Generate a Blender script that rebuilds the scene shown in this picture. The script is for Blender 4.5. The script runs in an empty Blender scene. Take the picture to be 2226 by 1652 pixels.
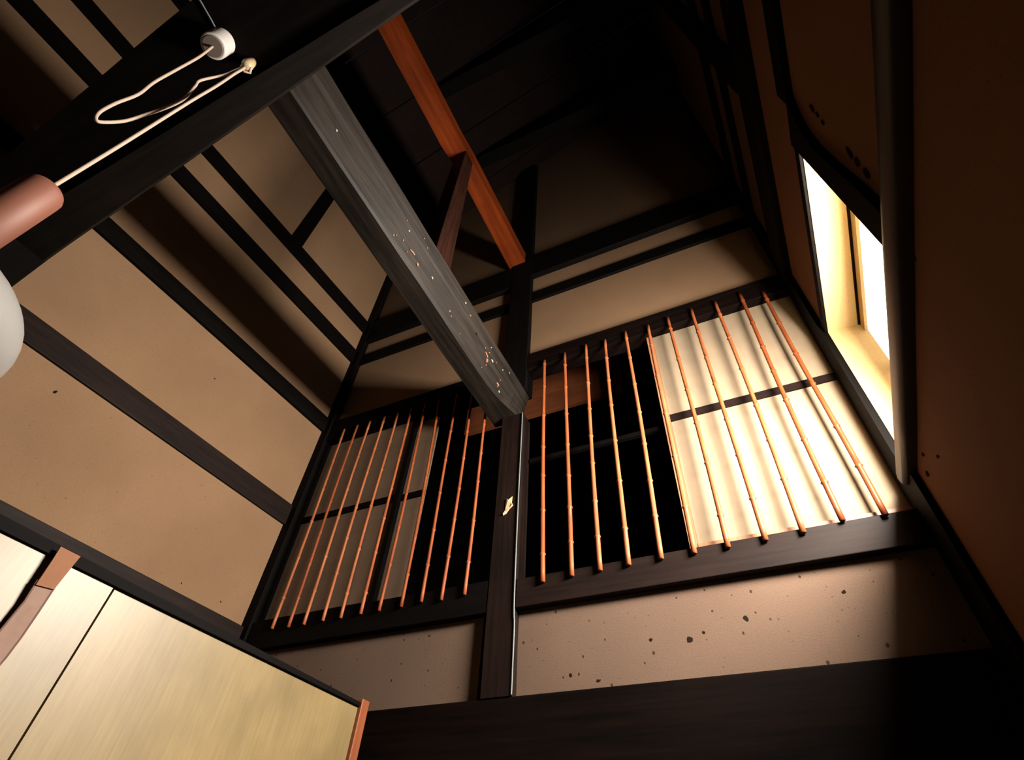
import bpy, bmesh, math, random
from mathutils import Vector, Matrix, noise

rnd = random.Random(7)
scene = bpy.context.scene
col = scene.collection

# ------------------------------------------------------------------ camera (eye height is z = 0, floor at -1.2)
cam_data = bpy.data.cameras.new('camera')
cam_data.sensor_fit = 'HORIZONTAL'
cam_data.sensor_width = 36.0
cam_data.lens = 19.0824
cam_data.clip_start = 0.02
cam = bpy.data.objects.new('camera', cam_data)
col.objects.link(cam)
RIGHT = Vector((0.9049908771, 0.4222086106, 0.0522628115))
UP = Vector((0.2788602452, -0.6814833722, 0.6766220341))
FWD = Vector((-0.3212918859, 0.5977627477, 0.7344734315))
cam.matrix_world = Matrix(((RIGHT.x, UP.x, -FWD.x, 0), (RIGHT.y, UP.y, -FWD.y, 0), (RIGHT.z, UP.z, -FWD.z, 0), (0, 0, 0, 1)))
scene.camera = cam

# ------------------------------------------------------------------ light and exposure
world = bpy.data.worlds.new('night_interior')
scene.world = world
world.use_nodes = True
world.node_tree.nodes['Background'].inputs[0].default_value = (0.05, 0.055, 0.07, 1)
world.node_tree.nodes['Background'].inputs[1].default_value = 0.1
PANE = 2.5                                 # radiance of the side window's backlit panes
LAMP_POWER = 330.0
REAR_FILL_POWER = 0.6
sl = bpy.data.lights.new('side_window_lamp', 'AREA')    # the light coming in through the side window
sl.shape = 'RECTANGLE'; sl.size = 0.75; sl.size_y = 0.31
sl.energy = LAMP_POWER; sl.color = (1.0, 0.90, 0.79)
slo = bpy.data.objects.new('side_window_lamp', sl); col.objects.link(slo)
slo.location = (0.765, 1.50, 1.745)
slo.rotation_euler = Vector((-1, 0, 0)).to_track_quat('-Z', 'Y').to_euler()
dl = bpy.data.lights.new('rear_fill', 'AREA')      # weak fill added behind the camera; no doorway is built there
dl.shape = 'RECTANGLE'; dl.size = 0.8; dl.size_y = 0.9
dl.energy = REAR_FILL_POWER; dl.color = (1.0, 0.92, 0.86)
dlo = bpy.data.objects.new('rear_fill', dl); col.objects.link(dlo)
dlo.location = (-0.9, -2.2, -0.5)
dlo.rotation_euler = (Vector((-1.0, 2.4, 1.0)) - Vector(dlo.location)).to_track_quat('-Z', 'Y').to_euler()
vs = scene.view_settings
vs.view_transform = 'Standard'; vs.look = 'None'; vs.gamma = 1.0; vs.use_curve_mapping = False
vs.exposure = 0.0

# ------------------------------------------------------------------ materials
MATS = {}
def _base(name):
    m = bpy.data.materials.new(name); m.use_nodes = True
    nt = m.node_tree
    return m, nt, nt.nodes['Principled BSDF']

def _n(nt, kind, **inp):
    n = nt.nodes.new(kind)
    for k, v in inp.items():
        n.inputs[k].default_value = v
    return n

def _ramp(nt, src, stops):
    r = nt.nodes.new('ShaderNodeValToRGB')
    el = r.color_ramp.elements
    while len(el) < len(stops): el.new(0.5)
    for e, (p, c) in zip(el, stops):
        e.position = p; e.color = (*c, 1) if len(c) == 3 else c
    nt.links.new(src, r.inputs[0])
    return r.outputs[0]

def _mix(nt, fac, a, b, mode='MIX'):
    mx = nt.nodes.new('ShaderNodeMix'); mx.data_type = 'RGBA'; mx.blend_type = mode
    for sock, v in ((mx.inputs[0], fac), (mx.inputs[6], a), (mx.inputs[7], b)):
        if hasattr(v, 'is_output'): nt.links.new(v, sock)
        elif isinstance(v, (int, float)): sock.default_value = v
        else: sock.default_value = (*v, 1)
    return mx.outputs[2]

def _bump(nt, bsdf, src, strength, dist):
    b = _n(nt, 'ShaderNodeBump', Strength=strength, Distance=dist)
    nt.links.new(src, b.inputs['Height']); nt.links.new(b.outputs[0], bsdf.inputs['Normal'])

def wood(name, dark, light, rough=0.55, axis='X', scale=6.0, bump=0.25, spec=0.5, wear=None):
    """timber with grain stretched along one world axis"""
    m, nt, bs = _base(name)
    tc = nt.nodes.new('ShaderNodeTexCoord')
    mp = nt.nodes.new('ShaderNodeMapping')
    s = {'X': (0.06, 1, 1), 'Y': (1, 0.06, 1), 'Z': (1, 1, 0.06)}[axis]
    mp.inputs['Scale'].default_value = s
    oi = nt.nodes.new('ShaderNodeObjectInfo')
    ad = nt.nodes.new('ShaderNodeVectorMath'); ad.operation = 'ADD'
    nt.links.new(tc.outputs['Object'], ad.inputs[0]); nt.links.new(oi.outputs['Random'], ad.inputs[1])
    nt.links.new(ad.outputs[0], mp.inputs['Vector'])
    n1 = _n(nt, 'ShaderNodeTexNoise', Scale=scale * 6, Detail=5.0, Roughness=0.65)
    n2 = _n(nt, 'ShaderNodeTexNoise', Scale=2.2, Detail=3.0)
    nt.links.new(mp.outputs[0], n1.inputs['Vector']); nt.links.new(tc.outputs['Object'], n2.inputs['Vector'])
    c = _ramp(nt, n1.outputs[0], [(0.32, dark), (0.7, light)])
    blot = _ramp(nt, n2.outputs[0], [(0.35, (0.72, 0.72, 0.72)), (0.65, (1.1, 1.1, 1.1))])
    c = _mix(nt, 1.0, c, blot, 'MULTIPLY')
    if wear:
        n3 = _n(nt, 'ShaderNodeTexNoise', Scale=9.0, Detail=6.0, Roughness=0.7)
        nt.links.new(mp.outputs[0], n3.inputs['Vector'])
        k = _ramp(nt, n3.outputs[0], [(0.62, (0, 0, 0)), (0.7, (1, 1, 1))])
        c = _mix(nt, k, c, wear)
    nt.links.new(c, bs.inputs['Base Color'])
    bs.inputs['Roughness'].default_value = rough
    bs.inputs['Specular IOR Level'].default_value = spec
    _bump(nt, bs, n1.outputs[0], bump, 0.004)
    MATS[name] = m; return m

def plaster(name, base, pits=0.0, darken=0.0):
    """sand-coloured earth plaster with specks, straw pits and old stains"""
    m, nt, bs = _base(name)
    tc = nt.nodes.new('ShaderNodeTexCoord'); g = nt.nodes.new('ShaderNodeNewGeometry')
    P = g.outputs['Position']
    def L(n): nt.links.new(P, n.inputs['Vector']); return n
    fine = L(_n(nt, 'ShaderNodeTexNoise', Scale=160.0, Detail=4.0, Roughness=0.7))
    mid = L(_n(nt, 'ShaderNodeTexNoise', Scale=26.0, Detail=4.0, Roughness=0.6))
    big = L(_n(nt, 'ShaderNodeTexNoise', Scale=1.7, Detail=3.0))
    c = _ramp(nt, fine.outputs[0], [(0.25, tuple(v * 0.82 for v in base)), (0.6, base), (0.85, tuple(min(1, v * 1.12) for v in base))])
    bl = _ramp(nt, big.outputs[0], [(0.3, (0.88, 0.86, 0.84)), (0.7, (1.06, 1.05, 1.02))])
    c = _mix(nt, 1.0, c, bl, 'MULTIPLY')
    vor = L(_n(nt, 'ShaderNodeTexVoronoi', Scale=34.0))
    k = _ramp(nt, vor.outputs['Distance'], [(0.05, (1, 1, 1)), (0.16, (0, 0, 0))])
    gate = _ramp(nt, mid.outputs[0], [(0.52, (0, 0, 0)), (0.60, (1, 1, 1))])
    k = _mix(nt, 1.0, k, gate, 'MULTIPLY')
    c = _mix(nt, k, c, tuple(v * 0.42 for v in base))
    h = fine.outputs[0]
    if pits:
        mp = nt.nodes.new('ShaderNodeMapping'); mp.inputs['Scale'].default_value = (1, 1, 0.75)
        nt.links.new(P, mp.inputs['Vector'])
        v2 = _n(nt, 'ShaderNodeTexVoronoi', Scale=21.0); nt.links.new(mp.outputs[0], v2.inputs['Vector'])
        mm = nt.nodes.new('ShaderNodeMath'); mm.operation = 'MULTIPLY_ADD'
        mm.inputs[1].default_value = 0.28; nt.links.new(mid.outputs[0], mm.inputs[0]); nt.links.new(v2.outputs['Distance'], mm.inputs[2])
        k2 = _ramp(nt, mm.outputs[0], [(0.225, (0.92, 0.92, 0.92)), (0.258, (0, 0, 0))])
        c = _mix(nt, k2, c, (0.022, 0.013, 0.008))
        h2 = nt.nodes.new('ShaderNodeMath'); h2.operation = 'SUBTRACT'
        nt.links.new(fine.outputs[0], h2.inputs[0]); nt.links.new(k2, h2.inputs[1]); h = h2.outputs[0]
    if darken:
        c = _mix(nt, darken, c, (0.03, 0.02, 0.014))  # blends the whole surface evenly towards near-black brown
    nt.links.new(c, bs.inputs['Base Color'])
    bs.inputs['Roughness'].default_value = 0.95
    bs.inputs['Specular IOR Level'].default_value = 0.1
    _bump(nt, bs, h, 0.35, 0.004)
    MATS[name] = m; return m

def plain(name, base, rough=0.5, emit=None, strength=0.0, speck=0.12, scale=40.0, spec=0.5):
    m, nt, bs = _base(name)
    g = nt.nodes.new('ShaderNodeTexCoord')
    n = _n(nt, 'ShaderNodeTexNoise', Scale=scale, Detail=3.0)
    nt.links.new(g.outputs['Object'], n.inputs['Vector'])
    c = _ramp(nt, n.outputs[0], [(0.3, tuple(v * (1 - speck) for v in base)), (0.7, base)])
    nt.links.new(c, bs.inputs['Base Color'])
    bs.inputs['Roughness'].default_value = rough
    bs.inputs['Specular IOR Level'].default_value = spec
    if emit:
        bs.inputs['Emission Color'].default_value = (*emit, 1); bs.inputs['Emission Strength'].default_value = strength
    MATS[name] = m; return m

SAND = (0.185, 0.114, 0.067)
plaster('plaster_sand', SAND)
plaster('plaster_pitted', (0.108, 0.072, 0.053), pits=1)
plaster('plaster_old', (0.14, 0.07, 0.033), darken=0.15)
plaster('plaster_dark', (0.13, 0.075, 0.04), darken=0.45)  # plaster mixed evenly towards near-black brown
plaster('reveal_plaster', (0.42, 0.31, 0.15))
for ax in 'XYZ':
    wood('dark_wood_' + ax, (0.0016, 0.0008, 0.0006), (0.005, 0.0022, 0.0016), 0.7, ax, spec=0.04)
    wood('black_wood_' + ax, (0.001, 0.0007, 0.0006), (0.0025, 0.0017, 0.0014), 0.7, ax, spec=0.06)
    wood('brown_wood_' + ax, (0.004, 0.0019, 0.0014), (0.012, 0.0055, 0.004), 0.6, ax, spec=0.12)
wood('grey_beam', (0.0036, 0.0026, 0.0019), (0.0165, 0.0121, 0.009), 0.55, 'Y', spec=0.16, bump=0.6, wear=(0.024, 0.0175, 0.0135))
wood('grey_lintel', (0.0045, 0.0036, 0.003), (0.010, 0.008, 0.0066), 0.6, 'X', spec=0.18)
wood('cedar', (0.07, 0.010, 0.0015), (0.16, 0.028, 0.004), 0.65, 'Y', spec=0.08, scale=3.0)
wood('cedar_Z', (0.14, 0.032, 0.008), (0.20, 0.055, 0.015), 0.5, 'Z')
wood('strut_wood', (0.012, 0.004, 0.0025), (0.024, 0.009, 0.0055), 0.6, 'Z', spec=0.06)
wood('red_board', (0.09, 0.024, 0.0075), (0.15, 0.045, 0.015), 0.5, 'X')
wood('log_wood', (0.012, 0.0095, 0.0085), (0.03, 0.024, 0.021), 0.42, 'Y', spec=0.5)
wood('roof_wood', (0.004, 0.0014, 0.001), (0.008, 0.003, 0.002), 0.8, 'X', spec=0.1)
wood('sash_wood', (0.20, 0.08, 0.04), (0.28, 0.13, 0.065), 0.5, 'Z')
wood('door_panel', (0.155, 0.109, 0.045), (0.19, 0.140, 0.063), 0.42, 'Z', scale=16, bump=0.02, spec=0.4)
wood('holder_wood', (0.17, 0.06, 0.036), (0.21, 0.08, 0.05), 0.6, 'Z', scale=3, bump=0.03)
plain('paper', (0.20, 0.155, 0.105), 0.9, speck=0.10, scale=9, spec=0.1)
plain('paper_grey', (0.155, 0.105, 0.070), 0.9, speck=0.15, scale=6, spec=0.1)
plain('milk_glass', (0.22, 0.215, 0.205), 0.3, speck=0.03)
plain('cap_grey', (0.13, 0.105, 0.09), 0.7)
plain('ceramic', (0.50, 0.47, 0.45), 0.4, speck=0.08, scale=120)
plain('ceramic_cream', (0.45, 0.34, 0.20), 0.4)
plain('cord', (0.40, 0.31, 0.24), 0.8, speck=0.2, scale=200)
plain('wire', (0.12, 0.14, 0.14), 0.4)
plain('strap_pink', (0.19, 0.115, 0.085), 0.8)
plain('strap_tan', (0.17, 0.066, 0.024), 0.8)
plain('strap_edge', (0.07, 0.02, 0.008), 0.7)
plain('scrap', (0.42, 0.29, 0.16), 0.8)
plain('chip', (0.22, 0.09, 0.045), 0.8)
plain('chip_white', (0.26, 0.20, 0.16), 0.7)
plain('seam_dark', (0.05, 0.03, 0.015), 0.8)
plain('floor_dark', (0.05, 0.04, 0.03), 0.7)
plain('pit', (0.010, 0.006, 0.004), 0.95, spec=0.05)
plain('pane_upper', (0.9, 0.9, 0.9), 0.4, (1.0, 0.97, 0.92), PANE)

def bamboo():
    m, nt, bs = _base('bamboo')
    oi = nt.nodes.new('ShaderNodeObjectInfo'); tc = nt.nodes.new('ShaderNodeTexCoord')
    c = _ramp(nt, oi.outputs['Random'], [(0.0, (0.17, 0.040, 0.011)), (0.5, (0.22, 0.062, 0.021)), (1.0, (0.26, 0.088, 0.034))])
    mp = nt.nodes.new('ShaderNodeMapping'); mp.inputs['Scale'].default_value = (30, 30, 2)
    nt.links.new(tc.outputs['Object'], mp.inputs['Vector'])
    n = _n(nt, 'ShaderNodeTexNoise', Scale=3.0, Detail=4.0); nt.links.new(mp.outputs[0], n.inputs['Vector'])
    k = _ramp(nt, n.outputs[0], [(0.35, (0.7, 0.62, 0.55)), (0.65, (1.08, 1.08, 1.08))])
    nt.links.new(_mix(nt, 1.0, c, k, 'MULTIPLY'), bs.inputs['Base Color'])
    bs.inputs['Roughness'].default_value = 0.5; bs.inputs['Specular IOR Level'].default_value = 0.22
    MATS['bamboo'] = m
bamboo()

# ------------------------------------------------------------------ mesh helpers
def obj(name, bm, mat, parent=None, smooth=False, label=None, cat=None, group=None, kind=None):
    xs = [v.co for v in bm.verts]
    lo = Vector((min(v.x for v in xs), min(v.y for v in xs), min(v.z for v in xs)))
    hi = Vector((max(v.x for v in xs), max(v.y for v in xs), max(v.z for v in xs)))
    c = Vector(((lo.x + hi.x) / 2, (lo.y + hi.y) / 2, lo.z))
    for v in bm.verts: v.co -= c
    bmesh.ops.recalc_face_normals(bm, faces=bm.faces[:])
    me = bpy.data.meshes.new(name); bm.to_mesh(me); bm.free()
    me.materials.append(MATS[mat])
    if smooth:
        for p in me.polygons: p.use_smooth = True
    o = bpy.data.objects.new(name, me); col.objects.link(o)
    if parent:
        w = Vector((0, 0, 0)); q = parent
        while q: w += q.location; q = q.parent
        o.parent = parent; o.location = c - w
    else: o.location = c
    tag(o, label, cat, group, kind)
    return o

def tag(o, label=None, cat=None, group=None, kind=None):
    for k, v in (('label', label), ('category', cat), ('group', group), ('kind', kind)):
        if v: o[k] = v
    return o

def empty(name, loc, label=None, cat=None, group=None, kind=None):
    o = bpy.data.objects.new(name, None); col.objects.link(o); o.location = loc
    o.empty_display_size = 0.05
    return tag(o, label, cat, group, kind)

def hexa(P, bevel=0.0, bm=None):
    """eight corners: four of the bottom ring, four of the top ring"""
    bm = bm or bmesh.new()
    v = [bm.verts.new(p) for p in P]
    fs = [bm.faces.new([v[i] for i in f]) for f in ((3, 2, 1, 0), (4, 5, 6, 7), (0, 1, 5, 4), (1, 2, 6, 5), (2, 3, 7, 6), (3, 0, 4, 7))]
    bmesh.ops.recalc_face_normals(bm, faces=fs)
    if bevel: bmesh.ops.bevel(bm, geom=bm.edges[:], offset=bevel, segments=2, profile=0.6, affect='EDGES')
    return bm

def box(x0, x1, y0, y1, z0, z1, bevel=0.0):
    return hexa([(x0, y0, z0), (x1, y0, z0), (x1, y1, z0), (x0, y1, z0), (x0, y0, z1), (x1, y0, z1), (x1, y1, z1), (x0, y1, z1)], bevel)

class Frame:
    """a wall: u runs along it (metres from its back corner, negative towards the camera), n is out of it into the hall"""
    def __init__(s, cx, cy, az, side):
        s.o = Vector((cx, cy, 0)); s.u = Vector((math.sin(az), math.cos(az), 0)); s.n = Vector((math.cos(az), -math.sin(az), 0)) * side
    def p(s, u, n, z): return s.o + s.u * u + s.n * n + Vector((0, 0, z))
    def uy(s, y): return (y - s.o.y) / s.u.y
    def box(s, y0, y1, n0, n1, z0, z1, bevel=0.0):
        a, b = s.uy(y0), s.uy(y1)
        return hexa([s.p(a, n0, z0), s.p(b, n0, z0), s.p(b, n1, z0), s.p(a, n1, z0), s.p(a, n0, z1), s.p(b, n0, z1), s.p(b, n1, z1), s.p(a, n1, z1)], bevel)

LW = Frame(-3.0144, 2.4, 0.067398, 1)
RW = Frame(0.6624, 2.4, 0.027057, -1)

def sweep(path, sections, caps=True):
    """closed sections (lists of 3D points, same count) skinned in order"""
    bm = bmesh.new()
    rings = [[bm.verts.new(p) for p in s] for s in sections]
    n = len(rings[0])
    for a, b in zip(rings, rings[1:]):
        for i in range(n): bm.faces.new((a[i], a[(i + 1) % n], b[(i + 1) % n], b[i]))
    if caps:
        bm.faces.new(rings[0][::-1]); bm.faces.new(rings[-1])
    return bm

def tube(pts, rad, sides=8):
    pts = [Vector(p) for p in pts]
    if not hasattr(rad, '__len__'): rad = [rad] * len(pts)
    secs = []; ref = None
    for i, p in enumerate(pts):
        t = (pts[min(i + 1, len(pts) - 1)] - pts[max(i - 1, 0)]).normalized()
        if ref is None: ref = t.cross(Vector((0, 1, 0.3))).normalized()
        a = (ref - t * ref.dot(t)).normalized(); ref = a; b = t.cross(a)
        secs.append([p + (a * math.cos(2 * math.pi * k / sides) + b * math.sin(2 * math.pi * k / sides)) * rad[i] for k in range(sides)])
    return sweep(None, secs)

def lathe(cx, cy, prof, sides=32):
    secs = [[Vector((cx + r * math.cos(2 * math.pi * k / sides), cy + r * math.sin(2 * math.pi * k / sides), z)) for k in range(sides)] for r, z in prof]
    return sweep(None, secs)

def smoothpts(pts, n=6):
    P = [Vector(p) for p in pts]; out = []
    for i in range(len(P) - 1):
        a, b, c, d = P[max(i - 1, 0)], P[i], P[i + 1], P[min(i + 2, len(P) - 1)]
        for k in range(n):
            t = k / n
            out.append(0.5 * ((2 * b) + (c - a) * t + (2 * a - 5 * b + 4 * c - d) * t * t + (3 * b - a - 3 * c + d) * t ** 3))
    out.append(P[-1]); return out

def hewn(secs, amp, freq=3.0, seed=0.0):
    """hand-hewn timber: moves section points a little"""
    out = []
    for s in secs:
        out.append([Vector(p) + noise.noise_vector(Vector(p) * freq + Vector((seed, 0, 0))) * amp for p in s])
    return out

ROOF = 8.0
FLOOR = -1.2
# ================================================================== the setting
obj('floor', box(-3.9, 1.3, -3.2, 4.6, FLOOR - 0.1, FLOOR), 'floor_dark', kind='structure', label='dark floor of the hall below the picture')
ceil = empty('ceiling', (-1.2, 0, 6.4), label='sooty dark sloping board roof high over the hall', kind='structure')
rz = lambda x: 5.85 + 0.55 * (x + 3.1)
for i in range(10):
    y0 = -3.2 + i * 0.6; d = 0.012 * (i % 2)
    obj('ceiling_board', hexa([(-3.9, y0, rz(-3.9) + d), (1.3, y0, rz(1.3) + d), (1.3, y0 + .588, rz(1.3) + d), (-3.9, y0 + .588, rz(-3.9) + d),
        (-3.9, y0, rz(-3.9) + .06), (1.3, y0, rz(1.3) + .06), (1.3, y0 + .588, rz(1.3) + .06), (-3.9, y0 + .588, rz(-3.9) + .06)]), 'roof_wood', ceil)

# back wall: plaster fields between its timbers
wb = empty('wall_back', (0, 2.43, FLOOR), label='sand plaster back wall with two barred windows', kind='structure')
def bp(x0, x1, z0, z1, m): obj('plaster_panel', box(x0, x1, 2.40, 2.47, z0, z1), m, wb)
for a, b in ((-2.95, -1.345), (-1.15, 0.632)):
    bp(a, b, FLOOR, 0.15, 'plaster_old')
    bp(a, b, 0.70, 1.25, 'plaster_pitted')
    bp(a, b, 3.92, 4.30, 'plaster_sand')
    bp(a, b, 4.40, ROOF, 'plaster_dark')
bp(-2.95, -1.345, 3.00, 3.90, 'plaster_sand')
bp(-1.15, 0.632, 3.05, 3.90, 'plaster_sand')

# left wall
wl = empty('wall_left', LW.p(-1.2, -0.03, FLOOR), label='tall sand plaster wall on the left crossed by dark rails', kind='structure')
for y0, y1 in ((-3.2, 0.10), (0.10, 2.34)):
    for z0, z1 in ((FLOOR, 1.28), (1.30, 2.12), (2.18, 3.02), (3.05, 3.90), (3.95, 4.37), (4.42, ROOF)):
        obj('plaster_panel', LW.box(y0, y1, -0.07, 0.0, z0, z1), 'plaster_sand', wl)

# right wall, with the hole of the side window
wr = empty('wall_right', RW.p(-1.2, -0.05, FLOOR), label='dark brown plaster wall on the right with a lit window', kind='structure')
WY0, WY1, WZ0, WZ1 = 1.165, 2.245, 1.49, 2.358
def rp(y0, y1, z0, z1, m='plaster_old'): obj('plaster_panel', RW.box(y0, y1, -0.08, 0.0, z0, z1), m, wr)
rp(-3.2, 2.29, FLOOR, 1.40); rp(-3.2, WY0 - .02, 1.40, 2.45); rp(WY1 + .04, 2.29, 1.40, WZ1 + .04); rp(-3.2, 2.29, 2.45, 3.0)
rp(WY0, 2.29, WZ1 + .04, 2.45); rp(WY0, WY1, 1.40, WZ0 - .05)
rp(-3.2, 2.29, 3.05, 3.83, 'plaster_dark'); rp(-3.2, 2.29, 3.85, 4.38, 'plaster_dark'); rp(-3.2, 2.29, 4.40, ROOF, 'plaster_dark')

wf = empty('wall_front', (-1.3, -3.2, FLOOR), label='plaster wall behind the camera', kind='structure')
obj('plaster_panel', box(-3.9, 1.3, -3.3, -3.2, FLOOR, ROOF), 'plaster_dark', wf)

# the unlit room behind the barred windows
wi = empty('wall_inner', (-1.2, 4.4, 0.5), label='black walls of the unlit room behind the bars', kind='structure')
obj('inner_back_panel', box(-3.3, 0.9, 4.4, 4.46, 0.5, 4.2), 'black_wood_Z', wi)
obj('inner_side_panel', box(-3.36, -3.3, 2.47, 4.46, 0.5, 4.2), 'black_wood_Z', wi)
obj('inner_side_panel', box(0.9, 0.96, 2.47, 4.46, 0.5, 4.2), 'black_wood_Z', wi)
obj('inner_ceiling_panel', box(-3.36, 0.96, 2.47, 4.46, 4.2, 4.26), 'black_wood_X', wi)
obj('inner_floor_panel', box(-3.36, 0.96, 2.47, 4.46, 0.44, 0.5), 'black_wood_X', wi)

# ================================================================== timbers
def timber(name, bm, mat, label, cat='beam', group=None): return obj(name, bm, mat, None, label=label, cat=cat, group=group)

# back wall
timber('header_beam', box(-2.02, 0.632, 2.355, 2.46, 0.10, 0.806, 0.006), 'dark_wood_X', 'broad dark header beam along the foot of the picture under the pitted plaster')
cp = hewn([[(x0, 2.35, z), (x0 + .152, 2.35, z), (x0 + .152, 2.465, z), (x0, 2.465, z)] for x0, z in [(-1.300 - 0.012 * k / 8, 0.806 + k * (1.715) / 8) for k in range(9)]], 0.004, 1.2)
centre_post = timber('middle_post', sweep(None, cp), 'brown_wood_Z', 'dark square post between the two barred windows carrying the grey tie beam', 'post')
timber('upper_post', box(-1.345, -1.15, 2.345, 2.47, 2.76, 6.80, 0.006), 'black_wood_Z', 'black upper post on the back wall above the tie beam', 'post')
timber('corner_post', box(-3.07, -2.945, 2.335, 2.47, 0.83, 5.84, 0.005), 'black_wood_Z', 'black corner post where left and back walls meet', 'post')
timber('corner_post', sweep(None, [[(0.630, y, z), (0.672, y, z), (0.672, 2.47, z), (0.630, 2.47, z)] for y, z in ((2.19, FLOOR), (2.195, 1.40), (2.25, 1.47), (2.252, 7.85))]), 'black_wood_Z', 'black corner post beside the lit side window', 'post')
timber('window_sill', box(-2.945, -1.312, 2.352, 2.47, 1.195, 1.365, 0.004), 'black_wood_X', 'black sill timber under the left barred window', 'sill')
timber('window_sill', box(-1.15, 0.632, 2.352, 2.47, 1.198, 1.345, 0.004), 'brown_wood_X', 'dark sill timber under the right barred window', 'sill')
timber('window_lintel', box(-2.945, -1.312, 2.352, 2.47, 2.85, 3.06, 0.004), 'black_wood_X', 'black lintel over the left barred window', 'lintel')
timber('window_lintel', box(-1.15, 0.632, 2.352, 2.47, 2.955, 3.125, 0.004), 'dark_wood_X', 'dark lintel over the right barred window', 'lintel')
timber('wall_rail', box(-2.945, -1.345, 2.375, 2.47, 3.83, 3.955, 0.004), 'black_wood_X', 'thin dark rail on back wall left of the upper post', 'rail')
timber('wall_rail', box(-1.15, 0.632, 2.375, 2.47, 3.86, 3.985, 0.004), 'black_wood_X', 'thin dark rail on back wall right of the upper post', 'rail')
timber('wall_beam', box(-2.945, -1.345, 2.35, 2.47, 4.16, 4.47, 0.006), 'black_wood_X', 'thick black beam high on back wall left of the upper post')
timber('wall_beam', box(-1.15, 0.632, 2.35, 2.47, 4.24, 4.56, 0.006), 'black_wood_X', 'thick black beam high on back wall right of the upper post')

timber('post_cable', tube(smoothpts([(-1.145, 2.347, 0.81), (-1.146, 2.345, 1.1), (-1.149, 2.342, 1.16), (-1.153, 2.342, 1.3), (-1.158, 2.342, 1.8), (-1.159, 2.342, 2.2), (-1.160, 2.342, 2.515)], 3), 0.0035, 6), 'wire', 'thin pale cable running down the right edge of the middle post', 'cable')

# left wall rails
wp = timber('wall_post', LW.box(0.02, 0.262, -0.06, 0.05, 0.9, ROOF, 0.006), 'black_wood_Z', 'black post on left wall below the end of the cross beam', 'post')
def lrail(z0, z1, m, lab, n=0.028):
    timber('wall_rail', LW.box(0.262, 2.36, -0.05, n, z0, z1, 0.004), m, lab, 'rail')
lrail(1.235, 1.340, 'brown_wood_Y', 'lowest dark brown rail on left wall just above the closet doors', 0.03)
lrail(2.065, 2.225, 'brown_wood_Y', 'broad dark brown rail on left wall ending at the left barred window', 0.02)
lrail(2.955, 3.095, 'black_wood_Y', 'black rail on left wall just below the soft shadow band', 0.03)
lrail(3.845, 4.005, 'black_wood_Y', 'black rail on left wall, lower of the close upper pair')
lrail(4.305, 4.465, 'black_wood_Y', 'black rail on left wall, upper of the close upper pair')
def lrail2(z0, z1, lab):
    timber('wall_rail', LW.box(-3.2, 0.02, -0.05, 0.028, z0, z1, 0.004), 'black_wood_Y', lab, 'rail')
lrail2(2.965, 3.10, 'black rail on left wall beyond the cross beam, below the shadow band')
lrail2(3.87, 4.03, 'black rail on left wall beyond the cross beam, third from top')
lrail2(4.37, 4.53, 'black rail on left wall beyond the cross beam, second from top')
lrail2(5.45, 5.65, 'black rail on left wall beyond the cross beam, topmost at the picture edge')
timber('wall_strut', LW.box(1.235, 1.36, -0.05, 0.026, 4.465, 6.6, 0.004), 'black_wood_Z', 'short black upright on left wall above the upper rails', 'strut')

# right wall timbers
sec = []
for k in range(15):
    y = -3.2 + k * (5.48) / 14
    u = RW.uy(y)
    s = []
    for a in range(12):
        t = 2 * math.pi * a / 12
        ct, st = math.cos(t), math.sin(t)
        n_ = 0.0 + 0.056 * math.copysign(abs(ct) ** 0.7, ct); z_ = 1.448 + 0.042 * math.copysign(abs(st) ** 0.6, st)
        s.append(RW.p(u, n_, z_))
    sec.append(s)
obj('sill_log', sweep(None, hewn(sec, 0.006, 1.5, 3.0)), 'log_wood', smooth=True, label='rounded dark sill log under the lit side window', cat='beam')
timber('head_rail', RW.box(-3.2, 1.0, -0.05, 0.03, 2.37, 2.49, 0.006), 'black_wood_Y', 'dark rail on right wall running up to the side window head', 'rail')
timber('window_head', RW.box(1.0, 2.244, -0.002, 0.012, 2.366, 2.425, 0.003), 'black_wood_Y', 'narrow dark head strip over the lit side window', 'rail')
jb = sweep(None, [[RW.p(RW.uy(y - w), n0, z) for y, n0 in ((0, 0),)] and
     [RW.p(RW.uy(1.165 - w), -0.03, z), RW.p(RW.uy(1.165), -0.03, z), RW.p(RW.uy(1.165), 0.035, z), RW.p(RW.uy(1.165 - w), 0.03, z)]
     for z, w in ((1.46, .10), (1.7, .105), (1.9, .09), (2.1, .085), (2.2, .10), (2.28, .13), (2.34, .17), (2.365, .19))])
obj('window_jamb', jb, 'dark_wood_Z', label='dark near jamb of side window curving into its head rail', cat='post')
timber('wall_beam', RW.box(-3.2, 2.285, -0.05, 0.045, 2.94, 3.21, 0.006), 'black_wood_Y', 'thick black beam on right wall above the pale strip over side window')
timber('wall_rail', RW.box(-3.2, 2.285, -0.05, 0.025, 3.76, 3.90, 0.004), 'black_wood_Y', 'dark rail high on right wall in deep shade', 'rail')
timber('wall_rail', RW.box(-3.2, 2.285, -0.05, 0.025, 4.28, 4.48, 0.004), 'black_wood_Y', 'dark rail on right wall, highest one in deep shade', 'rail')
timber('wall_strut', RW.box(1.03, 1.20, -0.05, 0.05, 3.21, ROOF, 0.006), 'black_wood_Z', 'black upright on right wall at the top of the picture', 'strut')

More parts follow.
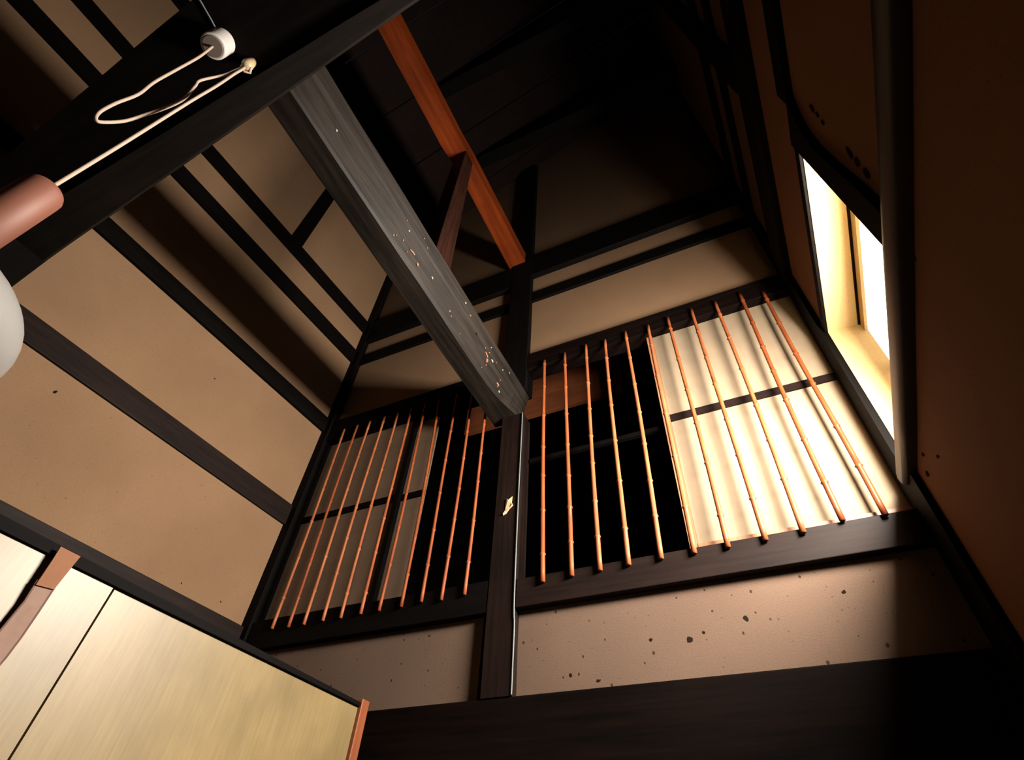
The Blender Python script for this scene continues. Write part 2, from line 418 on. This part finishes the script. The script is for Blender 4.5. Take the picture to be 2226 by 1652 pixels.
# grey tie beam running from the middle post to the cross beam
def csec(y, end=0.0):
    dx = -0.0 if y > 2 else 0.0
    x = lambda a: a - 0.004 * (2.4 - y)
    br = -1.268 + 0.06 * end
    return [Vector((x(-1.402), y, 2.527)), Vector((x(br), y, 2.520)), Vector((x(br + 0.012), y, 2.53)), Vector((x(-1.195 + .012 * end), y, 2.655 - .02 * end)),
            Vector((x(-1.187 + .012 * end), y, 2.668 - .01 * end)), Vector((x(-1.157), y, 2.735)), Vector((x(-1.165), y, 2.748)), Vector((x(-1.40), y, 2.75))]
ys = [0.12 + i * 0.1 for i in range(20)]
secs = [csec(y) for y in ys] + [csec(2.19, .25), csec(2.26, .55), csec(2.33, .85), csec(2.42, 1.0)]
tb = obj('tie_beam', sweep(None, hewn(secs, 0.005, 2.5)), 'grey_beam', label='long weathered grey tie beam running from middle post to cross beam', cat='beam')
def chip(x, y, z, sx, sz, m, nm, par, ang=0.0, facing='x', rise=0.004):
    bm = bmesh.new(); n = 7
    ring = []
    for k in range(n):
        a = 2 * math.pi * k / n; r = rnd.uniform(0.55, 1.0)
        d1, d2 = math.cos(a) * sx * r, math.sin(a) * sz * r
        d1, d2 = d1 * math.cos(ang) - d2 * math.sin(ang), d1 * math.sin(ang) + d2 * math.cos(ang)
        ring.append((d1, d2))
    def P(d, off):
        if facing == 'x': return Vector((x + off, y + d[0], z + d[1]))
        return Vector((x + d[0], y - off, z + d[1]))
    a = [bm.verts.new(P(d, 0.0)) for d in ring]; b = [bm.verts.new(P((d[0] * .7, d[1] * .7), rise)) for d in ring]
    bm.faces.new(a); bm.faces.new(b[::-1])
    for k in range(n): bm.faces.new((a[k], a[(k + 1) % n], b[(k + 1) % n], b[k]))
    return obj(nm, bm, m, par)
def cx_at(y, z):                          # the beam's right face
    if z < 2.655: x = -1.256 + (z - 2.53) / 0.125 * 0.061
    else: x = -1.187 + (z - 2.668) / 0.067 * 0.03
    return x - 0.004 * (2.4 - y) + 0.002
for y, z, sx, sz, m in ((0.374, 2.60, .010, .012, 'chip_white'), (1.881, 2.63, .03, .010, 'chip'), (1.91, 2.61, .012, .022, 'chip'), (1.95, 2.64, .02, .009, 'chip_white'),
                        (2.10, 2.58, .022, .012, 'chip'), (2.14, 2.56, .015, .016, 'chip_white'), (1.05, 2.585, .03, .007, 'chip'), (1.12, 2.57, .014, .010, 'chip'),
                        (1.52, 2.70, .008, .010, 'chip_white'), (1.60, 2.68, .01, .006, 'chip')):
    chip(cx_at(y, z), y, z, sx, sz, m, 'paint_chip' if m == 'chip' else 'pale_chip', tb, rnd.uniform(-.6, .6))
for k in range(26):
    y = rnd.choice([rnd.uniform(.9, 1.25), rnd.uniform(1.4, 2.2), rnd.uniform(1.85, 2.2)]); z = rnd.uniform(2.545, 2.71)
    chip(cx_at(y, z), y, z, rnd.uniform(.003, .012), rnd.uniform(.003, .009), rnd.choice(['chip', 'chip', 'chip_white']), 'paint_chip', tb, rnd.uniform(-1, 1))
kn = chip(cx_at(1.72, 2.65), 1.72, 2.65, .014, .012, 'pit', 'nail_hole', tb)

# cross beam over the camera: grey front timber, black timber behind it
def xbeam(front, y_back, z0, z1, xs, seed):
    s = []
    for x in xs:
        yf = front(x); yb = y_back(x)
        s.append([(x, yb, z0), (x, yf - .01, z0), (x, yf, z0 + .012), (x, yf, z1), (x, yb, z1)])
    return sweep(None, hewn(s, 0.005, 2.0, seed))
xs = [-3.22 + i * 0.16 for i in range(25)]
fe = lambda x: 0.105 - 0.0607 * (x + 0.604)
obj('cross_beam', xbeam(fe, lambda x: 0.04, 2.50, 2.86, xs, 5.0), 'grey_lintel', label='big dark cross beam running over the camera from left wall, tie beam butting into it', cat='beam')
obj('soffit_beam', xbeam(lambda x: 0.038, lambda x: -0.177 - 0.055 * (x + 3.2), 2.525, 2.86, xs, 9.0), 'black_wood_X', label='wide black beam behind the cross beam carrying the white cord rosette', cat='beam')

# cedar timber high under the roof and its short strut
s = []
for i in range(12):
    y = 0.02 + i * 0.216
    xl, xr = (-1.415, -1.262) if y < 1.2 else (-1.392, -1.255)
    s.append([(xl + .01 * i / 12, y, 4.505), (xr + .04 * i / 12, y, 4.505), (xr + .04 * i / 12, y, 4.66), (xl + .01 * i / 12, y, 4.66)])
obj('cedar_beam', sweep(None, hewn(s, 0.004, 3.0, 2.0)), 'cedar', label='orange cedar timber high above and parallel to the grey tie beam', cat='beam')
timber('short_strut', hexa([(-1.35, 1.215, 2.74), (-1.235, 1.215, 2.74), (-1.235, 1.39, 2.74), (-1.35, 1.39, 2.74), (-1.345, 1.215, 4.51), (-1.24, 1.215, 4.51), (-1.24, 1.33, 4.51), (-1.345, 1.33, 4.51)], 0.006), 'strut_wood', 'reddish short strut standing on the tie beam under the cedar timber', 'strut')
timber('ceiling_joist', box(-3.3, 0.66, 1.02, 1.16, 6.5, 6.72, 0.01), 'black_wood_X', 'black ceiling joist in the dark roof, nearer one', 'joist')
timber('ceiling_joist', box(-3.2, 0.66, 1.88, 2.02, 6.5, 6.72, 0.01), 'black_wood_X', 'black ceiling joist in the dark roof, close to back wall', 'joist')

# ================================================================== barred windows
def bamboo_bar(xb, zb, xt, zt, parent, r=0.0122):
    n = 26; pts = []; rad = []
    ph = rnd.uniform(0, 6.28); amp = rnd.uniform(0.002, 0.007)
    node = rnd.uniform(.12, .3); gap = rnd.uniform(.22, .30); nodes = []
    z = zb + node
    while z < zt: nodes.append(z); z += gap * rnd.uniform(.85, 1.15)
    zs = sorted([zb, zt] + [zb + (zt - zb) * i / n for i in range(1, n)] + [q + d for q in nodes for d in (-.008, 0, .008) if zb + .02 < q < zt - .02])
    for q in zs:
        t = (q - zb) / (zt - zb)
        pts.append((xb + (xt - xb) * t + amp * math.sin(ph + 4.5 * t) - amp * math.sin(ph) * (1 - t), 2.338, q))
        k = any(abs(q - w) < .004 for w in nodes)
        rad.append(r * (1.05 - .18 * t) * (1.38 if k else 1.0))
    return obj('bamboo_bar', tube(pts, rad, 9), 'bamboo', parent, smooth=True)

w1 = empty('window_1', (-2.15, 2.4, 1.36), label='left barred window with dim grey sliding paper screens', kind='structure')
for xb, zb, xt in ((-2.746, 1.297, -2.76), (-2.617, 1.289, -2.632), (-2.501, 1.289, -2.51), (-2.363, 1.292, -2.375), (-2.235, 1.290, -2.25), (-2.098, 1.294, -2.12),
                   (-1.974, 1.294, -1.985), (-1.829, 1.295, -1.859), (-1.703, 1.303, -1.71), (-1.577, 1.294, -1.575), (-1.439, 1.302, -1.443)):
    bamboo_bar(xb, zb, xt, 2.90, w1, 0.0096)
def screen(parent, x0, x1, y, z0, z1, zr, paper, frame, stile_l=0.0, stile_r=0.0, bottom=.045):
    p = obj('paper_screen', box(x0 + .004, x1 - .004, y, y + .012, z0 + .004, z1 - .004), paper, parent)
    obj('middle_rail', box(x0, x1, y - .012, y - .0005, zr - .024, zr + .024), frame[0], p)
    obj('bottom_rail', box(x0, x1, y - .015, y + .02, z0 - bottom, z0 + .003), frame[1], p)
    if stile_l: obj('stile', box(x0 - stile_l, x0 + .003, y - .015, y + .02, z0 - bottom, z1), frame[2], p)
    if stile_r: obj('stile', box(x1 - .003, x1 + stile_r, y - .015, y + .02, z0 - bottom, z1), frame[2], p)
    return p
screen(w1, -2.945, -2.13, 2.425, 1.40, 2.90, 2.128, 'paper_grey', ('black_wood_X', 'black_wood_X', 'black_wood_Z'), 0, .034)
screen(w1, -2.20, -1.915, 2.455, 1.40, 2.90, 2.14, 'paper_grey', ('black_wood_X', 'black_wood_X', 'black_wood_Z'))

w2 = empty('window_2', (-0.3, 2.4, 1.34), label='right barred window with bright paper screen at its right half', kind='structure')
for xb, zb, xt, zt in ((-.999, 1.298, -1.007, 2.975), (-.847, 1.303, -.848, 2.985), (-.703, 1.306, -.695, 3.0), (-.563, 1.309, -.551, 2.99), (-.409, 1.311, -.401, 3.01),
                       (-.259, 1.310, -.243, 3.0), (-.112, 1.31, -.104, 3.02), (.046, 1.312, .051, 3.03), (.199, 1.317, .207, 3.03), (.358, 1.34, .354, 3.035), (.513, 1.331, .491, 2.98)):
    bamboo_bar(xb, zb, xt, zt, w2)
screen(w2, -0.245, 0.70, 2.415, 1.385, 2.98, 2.198, 'paper', ('brown_wood_X', 'sash_wood', 'sash_wood'), .035)
obj('sash_rail', box(-1.15, -0.28, 2.45, 2.475, 2.17, 2.20), 'black_wood_X', w2)
obj('sill_groove', box(-1.15, 0.632, 2.40, 2.47, 1.335, 1.352), 'brown_wood_X', w2)
timber('hanging_board', box(-2.05, -0.60, 3.0, 3.04, 3.16, 3.72, 0.004), 'red_board', 'reddish brown board hanging in the dark room behind the bars', 'board')

# ================================================================== side window in the right wall
w3 = empty('window_3', RW.p(RW.uy(1.7), -0.1, WZ0), label='small deep side window glowing white in right wall', kind='structure')
RD = -0.145
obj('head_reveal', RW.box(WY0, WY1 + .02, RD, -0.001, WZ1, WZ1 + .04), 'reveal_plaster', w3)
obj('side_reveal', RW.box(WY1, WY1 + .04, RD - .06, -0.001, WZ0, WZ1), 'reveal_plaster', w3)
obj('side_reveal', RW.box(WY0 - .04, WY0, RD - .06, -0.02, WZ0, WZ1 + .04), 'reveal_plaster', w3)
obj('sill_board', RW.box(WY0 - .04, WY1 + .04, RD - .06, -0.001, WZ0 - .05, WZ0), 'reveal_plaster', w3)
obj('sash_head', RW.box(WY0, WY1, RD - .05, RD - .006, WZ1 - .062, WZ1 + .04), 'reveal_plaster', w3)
obj('gap_strip', RW.box(WY0, WY1, RD - .006, RD + .004, WZ1 - .010, WZ1 + .001), 'dark_wood_Y', w3)  # dark strip drawn in for the gap at the soffit's back edge
obj('window_pane', RW.box(WY0, WY1, RD - .035, RD - .02, 2.02, WZ1 - .05), 'pane_upper', w3)
obj('window_pane', RW.box(WY0 + .02, WY1 - .02, RD - .035, RD - .02, 1.66, 1.98), 'pane_upper', w3)
obj('sash_bar', RW.box(WY0, WY1, RD - .045, RD - .01, 1.98, 2.02), 'reveal_plaster', w3)
obj('sash_bottom', RW.box(WY0, WY1, RD - .05, RD - .008, WZ0, 1.66), 'reveal_plaster', w3)
obj('back_board', RW.box(WY0 - .06, WY1 + .06, RD - .09, RD - .06, WZ0 - .1, WZ1 + .1), 'black_wood_Y', w3)

# ================================================================== closet with cream sliding doors
CD = 1.16
cl = empty('closet', LW.p(LW.uy(1.15), CD / 2, FLOOR), label='closet with cream sliding doors at the lower left of the picture', cat='closet')
d1 = obj('sliding_door', LW.box(-0.19, 1.056, CD - .03, CD, FLOOR, 0.782), 'door_panel', cl)
d2 = obj('sliding_door', LW.box(1.064, 2.30, CD - .035, CD - .003, FLOOR, 0.782), 'door_panel', cl)
obj('door_seam', LW.box(1.056, 1.064, CD - .034, CD - .02, FLOOR, 0.78), 'seam_dark', cl)
tag(obj('head_rail', hexa([LW.p(LW.uy(y), n, z) for z, ys in ((0.782, None), (1, None)) for y, n, z in ([(-0.19, CD - .04, .782), (2.3, CD - .04, .782), (2.3, CD + .012, .782), (-0.19, CD + .012, .782)] if z < 1 else [(-0.19, CD - .04, .830), (2.3, CD - .04, .797), (2.3, CD + .012, .797), (-0.19, CD + .012, .830)])]), 'black_wood_Y', cl), 'thin black head rail')
obj('top_board', LW.box(-0.19, 2.33, 0.032, CD - .041, 0.76, 0.80), 'brown_wood_Y', cl)
obj('side_board', LW.box(-0.215, -0.192, 0.032, CD + .002, FLOOR, 0.80), 'brown_wood_Z', cl)
tag(obj('end_post', LW.box(2.302, 2.352, CD - .045, CD + .015, FLOOR, 0.815, 0.004), 'cedar_Z', cl), 'orange wooden end post')

# strap hanging in front of the left door
st = empty('hanging_strap', LW.p(LW.uy(0.88), CD + .03, 0.43), label='pinkish tan strap with tan top hanging in front of left closet door', cat='strap')
def ribbon(rows, th):
    # rows: (left y, right y, left z, right z, distance off the wall)
    return sweep(None, [[LW.p(LW.uy(a), n, za), LW.p(LW.uy(b), n, zb), LW.p(LW.uy(b), n + th, zb), LW.p(LW.uy(a), n + th, za)] for a, b, za, zb, n in rows])
ROWS = [(0.846, 0.893, 0.70, 0.70, CD + .026), (0.852, 0.897, 0.64, 0.63, CD + .022), (0.848, 0.900, 0.56, 0.56, CD + .016), (0.845, 0.899, 0.50, 0.505, CD + .012), (0.843, 0.894, 0.462, 0.462, CD + .010), (0.842, 0.868, 0.43, 0.436, CD + .009)]
obj('strap_band', ribbon(ROWS, .003), 'strap_pink', st)
obj('strap_edging', ribbon([(a - .004, a + .0005, za, za, n - .001) for a, b, za, zb, n in ROWS], .005), 'strap_edge', st)
obj('strap_edging', ribbon([(b - .0005, b + .004, zb, zb, n - .001) for a, b, za, zb, n in ROWS], .005), 'strap_edge', st)
obj('strap_sleeve', ribbon([(0.838, 0.902, 0.803, 0.803, CD + .032), (0.842, 0.899, 0.76, 0.76, CD + .030), (0.846, 0.895, 0.685, 0.693, CD + .028)], .006), 'strap_tan', st)

# ================================================================== pendant lamp, rosette, hook
lamp = empty('pendant_lamp', (-1.36, -0.004, 0.63), label='pendant lamp with white milk glass globe and reddish wooden holder on a pale cord', cat='lamp')
prof = [(0.001, 0.645)] + [(0.23 * math.cos(a), 0.785 + 0.15 * math.sin(a)) for a in [math.radians(-85 + 170 * i / 24) for i in range(25)]] + [(0.04, 0.945), (0.001, 0.945)]
obj('lamp_shade', lathe(-1.36, -0.004, prof, 48), 'milk_glass', lamp, smooth=True)
prof = [(0.001, 0.93), (0.047, 0.93), (0.047, 1.235), (0.0465, 1.245), (0.043, 1.2535), (0.036, 1.258), (0.012, 1.262), (0.001, 1.262)]
obj('lamp_holder', lathe(-1.36, -0.004, prof, 40), 'holder_wood', lamp, smooth=True)
loop = [(-1.411, -.117, 2.434), (-1.404, -.113, 2.38), (-1.40, -.106, 2.279), (-1.40, -.103, 2.12), (-1.40, -.10, 1.961), (-1.40, -.091, 1.85), (-1.40, -.097, 1.732), (-1.40, -.095, 1.649),
        (-1.40, -.081, 1.618), (-1.40, -.065, 1.651), (-1.40, -.047, 1.72), (-1.40, -.035, 1.82), (-1.395, -.024, 1.918), (-1.39, -.02, 2.021), (-1.39, -.035, 2.129), (-1.39, -.042, 2.183), (-1.378, -.02, 2.32), (-1.366, -.012, 2.42), (-1.362, -.006, 2.466)]
obj('slack_cord', tube(smoothpts(loop, 5), 0.0052, 8), 'cord', lamp, smooth=True)
obj('lamp_cord', tube(smoothpts([(-1.36, -.004, 1.255), (-1.3602, -.003, 1.6), (-1.3598, -.0045, 2.0), (-1.361, -.003, 2.2), (-1.3605, -.0055, 2.36), (-1.358, -.005, 2.43), (-1.36, -.006, 2.468)], 4), 0.0055, 8), 'cord', lamp, smooth=True)

ros = empty('cord_rosette', (-1.41, -.117, 2.525), label='white ceramic cord rosette under the black beam', cat='rosette')
obj('rosette_body', lathe(-1.41, -.117, [(0.001, 2.44), (0.012, 2.44), (0.044, 2.437), (0.0485, 2.439), (0.0505, 2.445), (0.0505, 2.527), (0.001, 2.527)], 36), 'ceramic', ros)
obj('rosette_cap', lathe(-1.41, -.117, [(0.001, 2.4345), (0.038, 2.4345), (0.0405, 2.436), (0.041, 2.4395), (0.001, 2.4395)], 32), 'cap_grey', ros)
obj('supply_wire', tube([(-1.40, -.15, 2.519), (-1.391, -.19, 2.518), (-1.383, -.25, 2.518), (-1.375, -.34, 2.518), (-1.372, -.42, 2.52)], 0.003, 6), 'wire', ros)
hk = empty('cord_hook', (-1.352, -.008, 2.525), label='small cream ceramic cord cleat beside the cross beam', cat='hook')
prof = [(0.001, 2.457), (0.016, 2.458), (0.021, 2.468), (0.023, 2.482), (0.020, 2.50), (0.018, 2.53), (0.001, 2.53)]
obj('hook_knob', lathe(-1.350, -.008, prof, 24), 'ceramic_cream', hk, smooth=True)
obj('cord_knot', tube([(-1.366, -.02, 2.462), (-1.37, .006, 2.458), (-1.352, .018, 2.461), (-1.335, .004, 2.464)], 0.006, 6), 'cord', hk, smooth=True)

# leaf-shaped paper scrap stuck on the middle post
bm = bmesh.new()
ol = [(-.022, .012), (-.012, .052), (-.002, .036), (.022, .062), (.02, .018), (.03, -.004), (.008, -.022), (-.012, -.05), (-.03, -.058), (-.02, -.03)]
a = [bm.verts.new((-1.222 + x, 2.3505, 1.80 + z)) for x, z in ol]; b = [bm.verts.new((-1.222 + x * .9, 2.345 - .004 * (i % 3), 1.80 + z * .9)) for i, (x, z) in enumerate(ol)]
bm.faces.new(a); bm.faces.new(b[::-1])
for k in range(len(ol)): bm.faces.new((a[k], a[(k + 1) % len(ol)], b[(k + 1) % len(ol)], b[k]))
obj('paper_scrap', bm, 'scrap', label='small torn pale scrap stuck on the middle post', cat='scrap')

# deep straw pits in the plaster
for y, z, sx, sz in ((0.739, 1.939, .012, .022), (1.379, 2.673, .012, .008), (1.862, 1.403, .008, .006), (2.139, 1.416, .008, .008)):
    p = LW.p(LW.uy(y), 0.0, z); chip(p.x - .001, p.y, p.z, sx, sz, 'pit', 'plaster_pit', wl, -.5, rise=.0015)
for x, z, sx, sz in ((-0.889, .88, .012, .014), (-.765, .847, .014, .008), (-.357, .968, .018, .02), (-.296, .988, .008, .012), (.264, 1.074, .012, .010), (-.52, .985, .01, .012), (-.12, 1.02, .012, .018)):
    chip(x, 2.4, z, sx, sz, 'pit', 'plaster_pit', wb, .3, 'y', .0008)
for y, z, sx, sz in ((0.955, 2.15, .012, .03), (0.965, 2.10, .01, .02), (0.975, 2.05, .013, .018), (1.0, 1.83, .014, .035), (1.01, 1.77, .02, .03), (1.02, 1.70, .018, .03), (2.02, 1.36, .012, .012), (2.1, 1.33, .02, .014), (1.9, 1.26, .012, .008)):
    p = RW.p(RW.uy(y), 0.0, z); chip(p.x - .004, p.y, p.z, sx, sz, 'pit', 'plaster_pit', wr, .3)
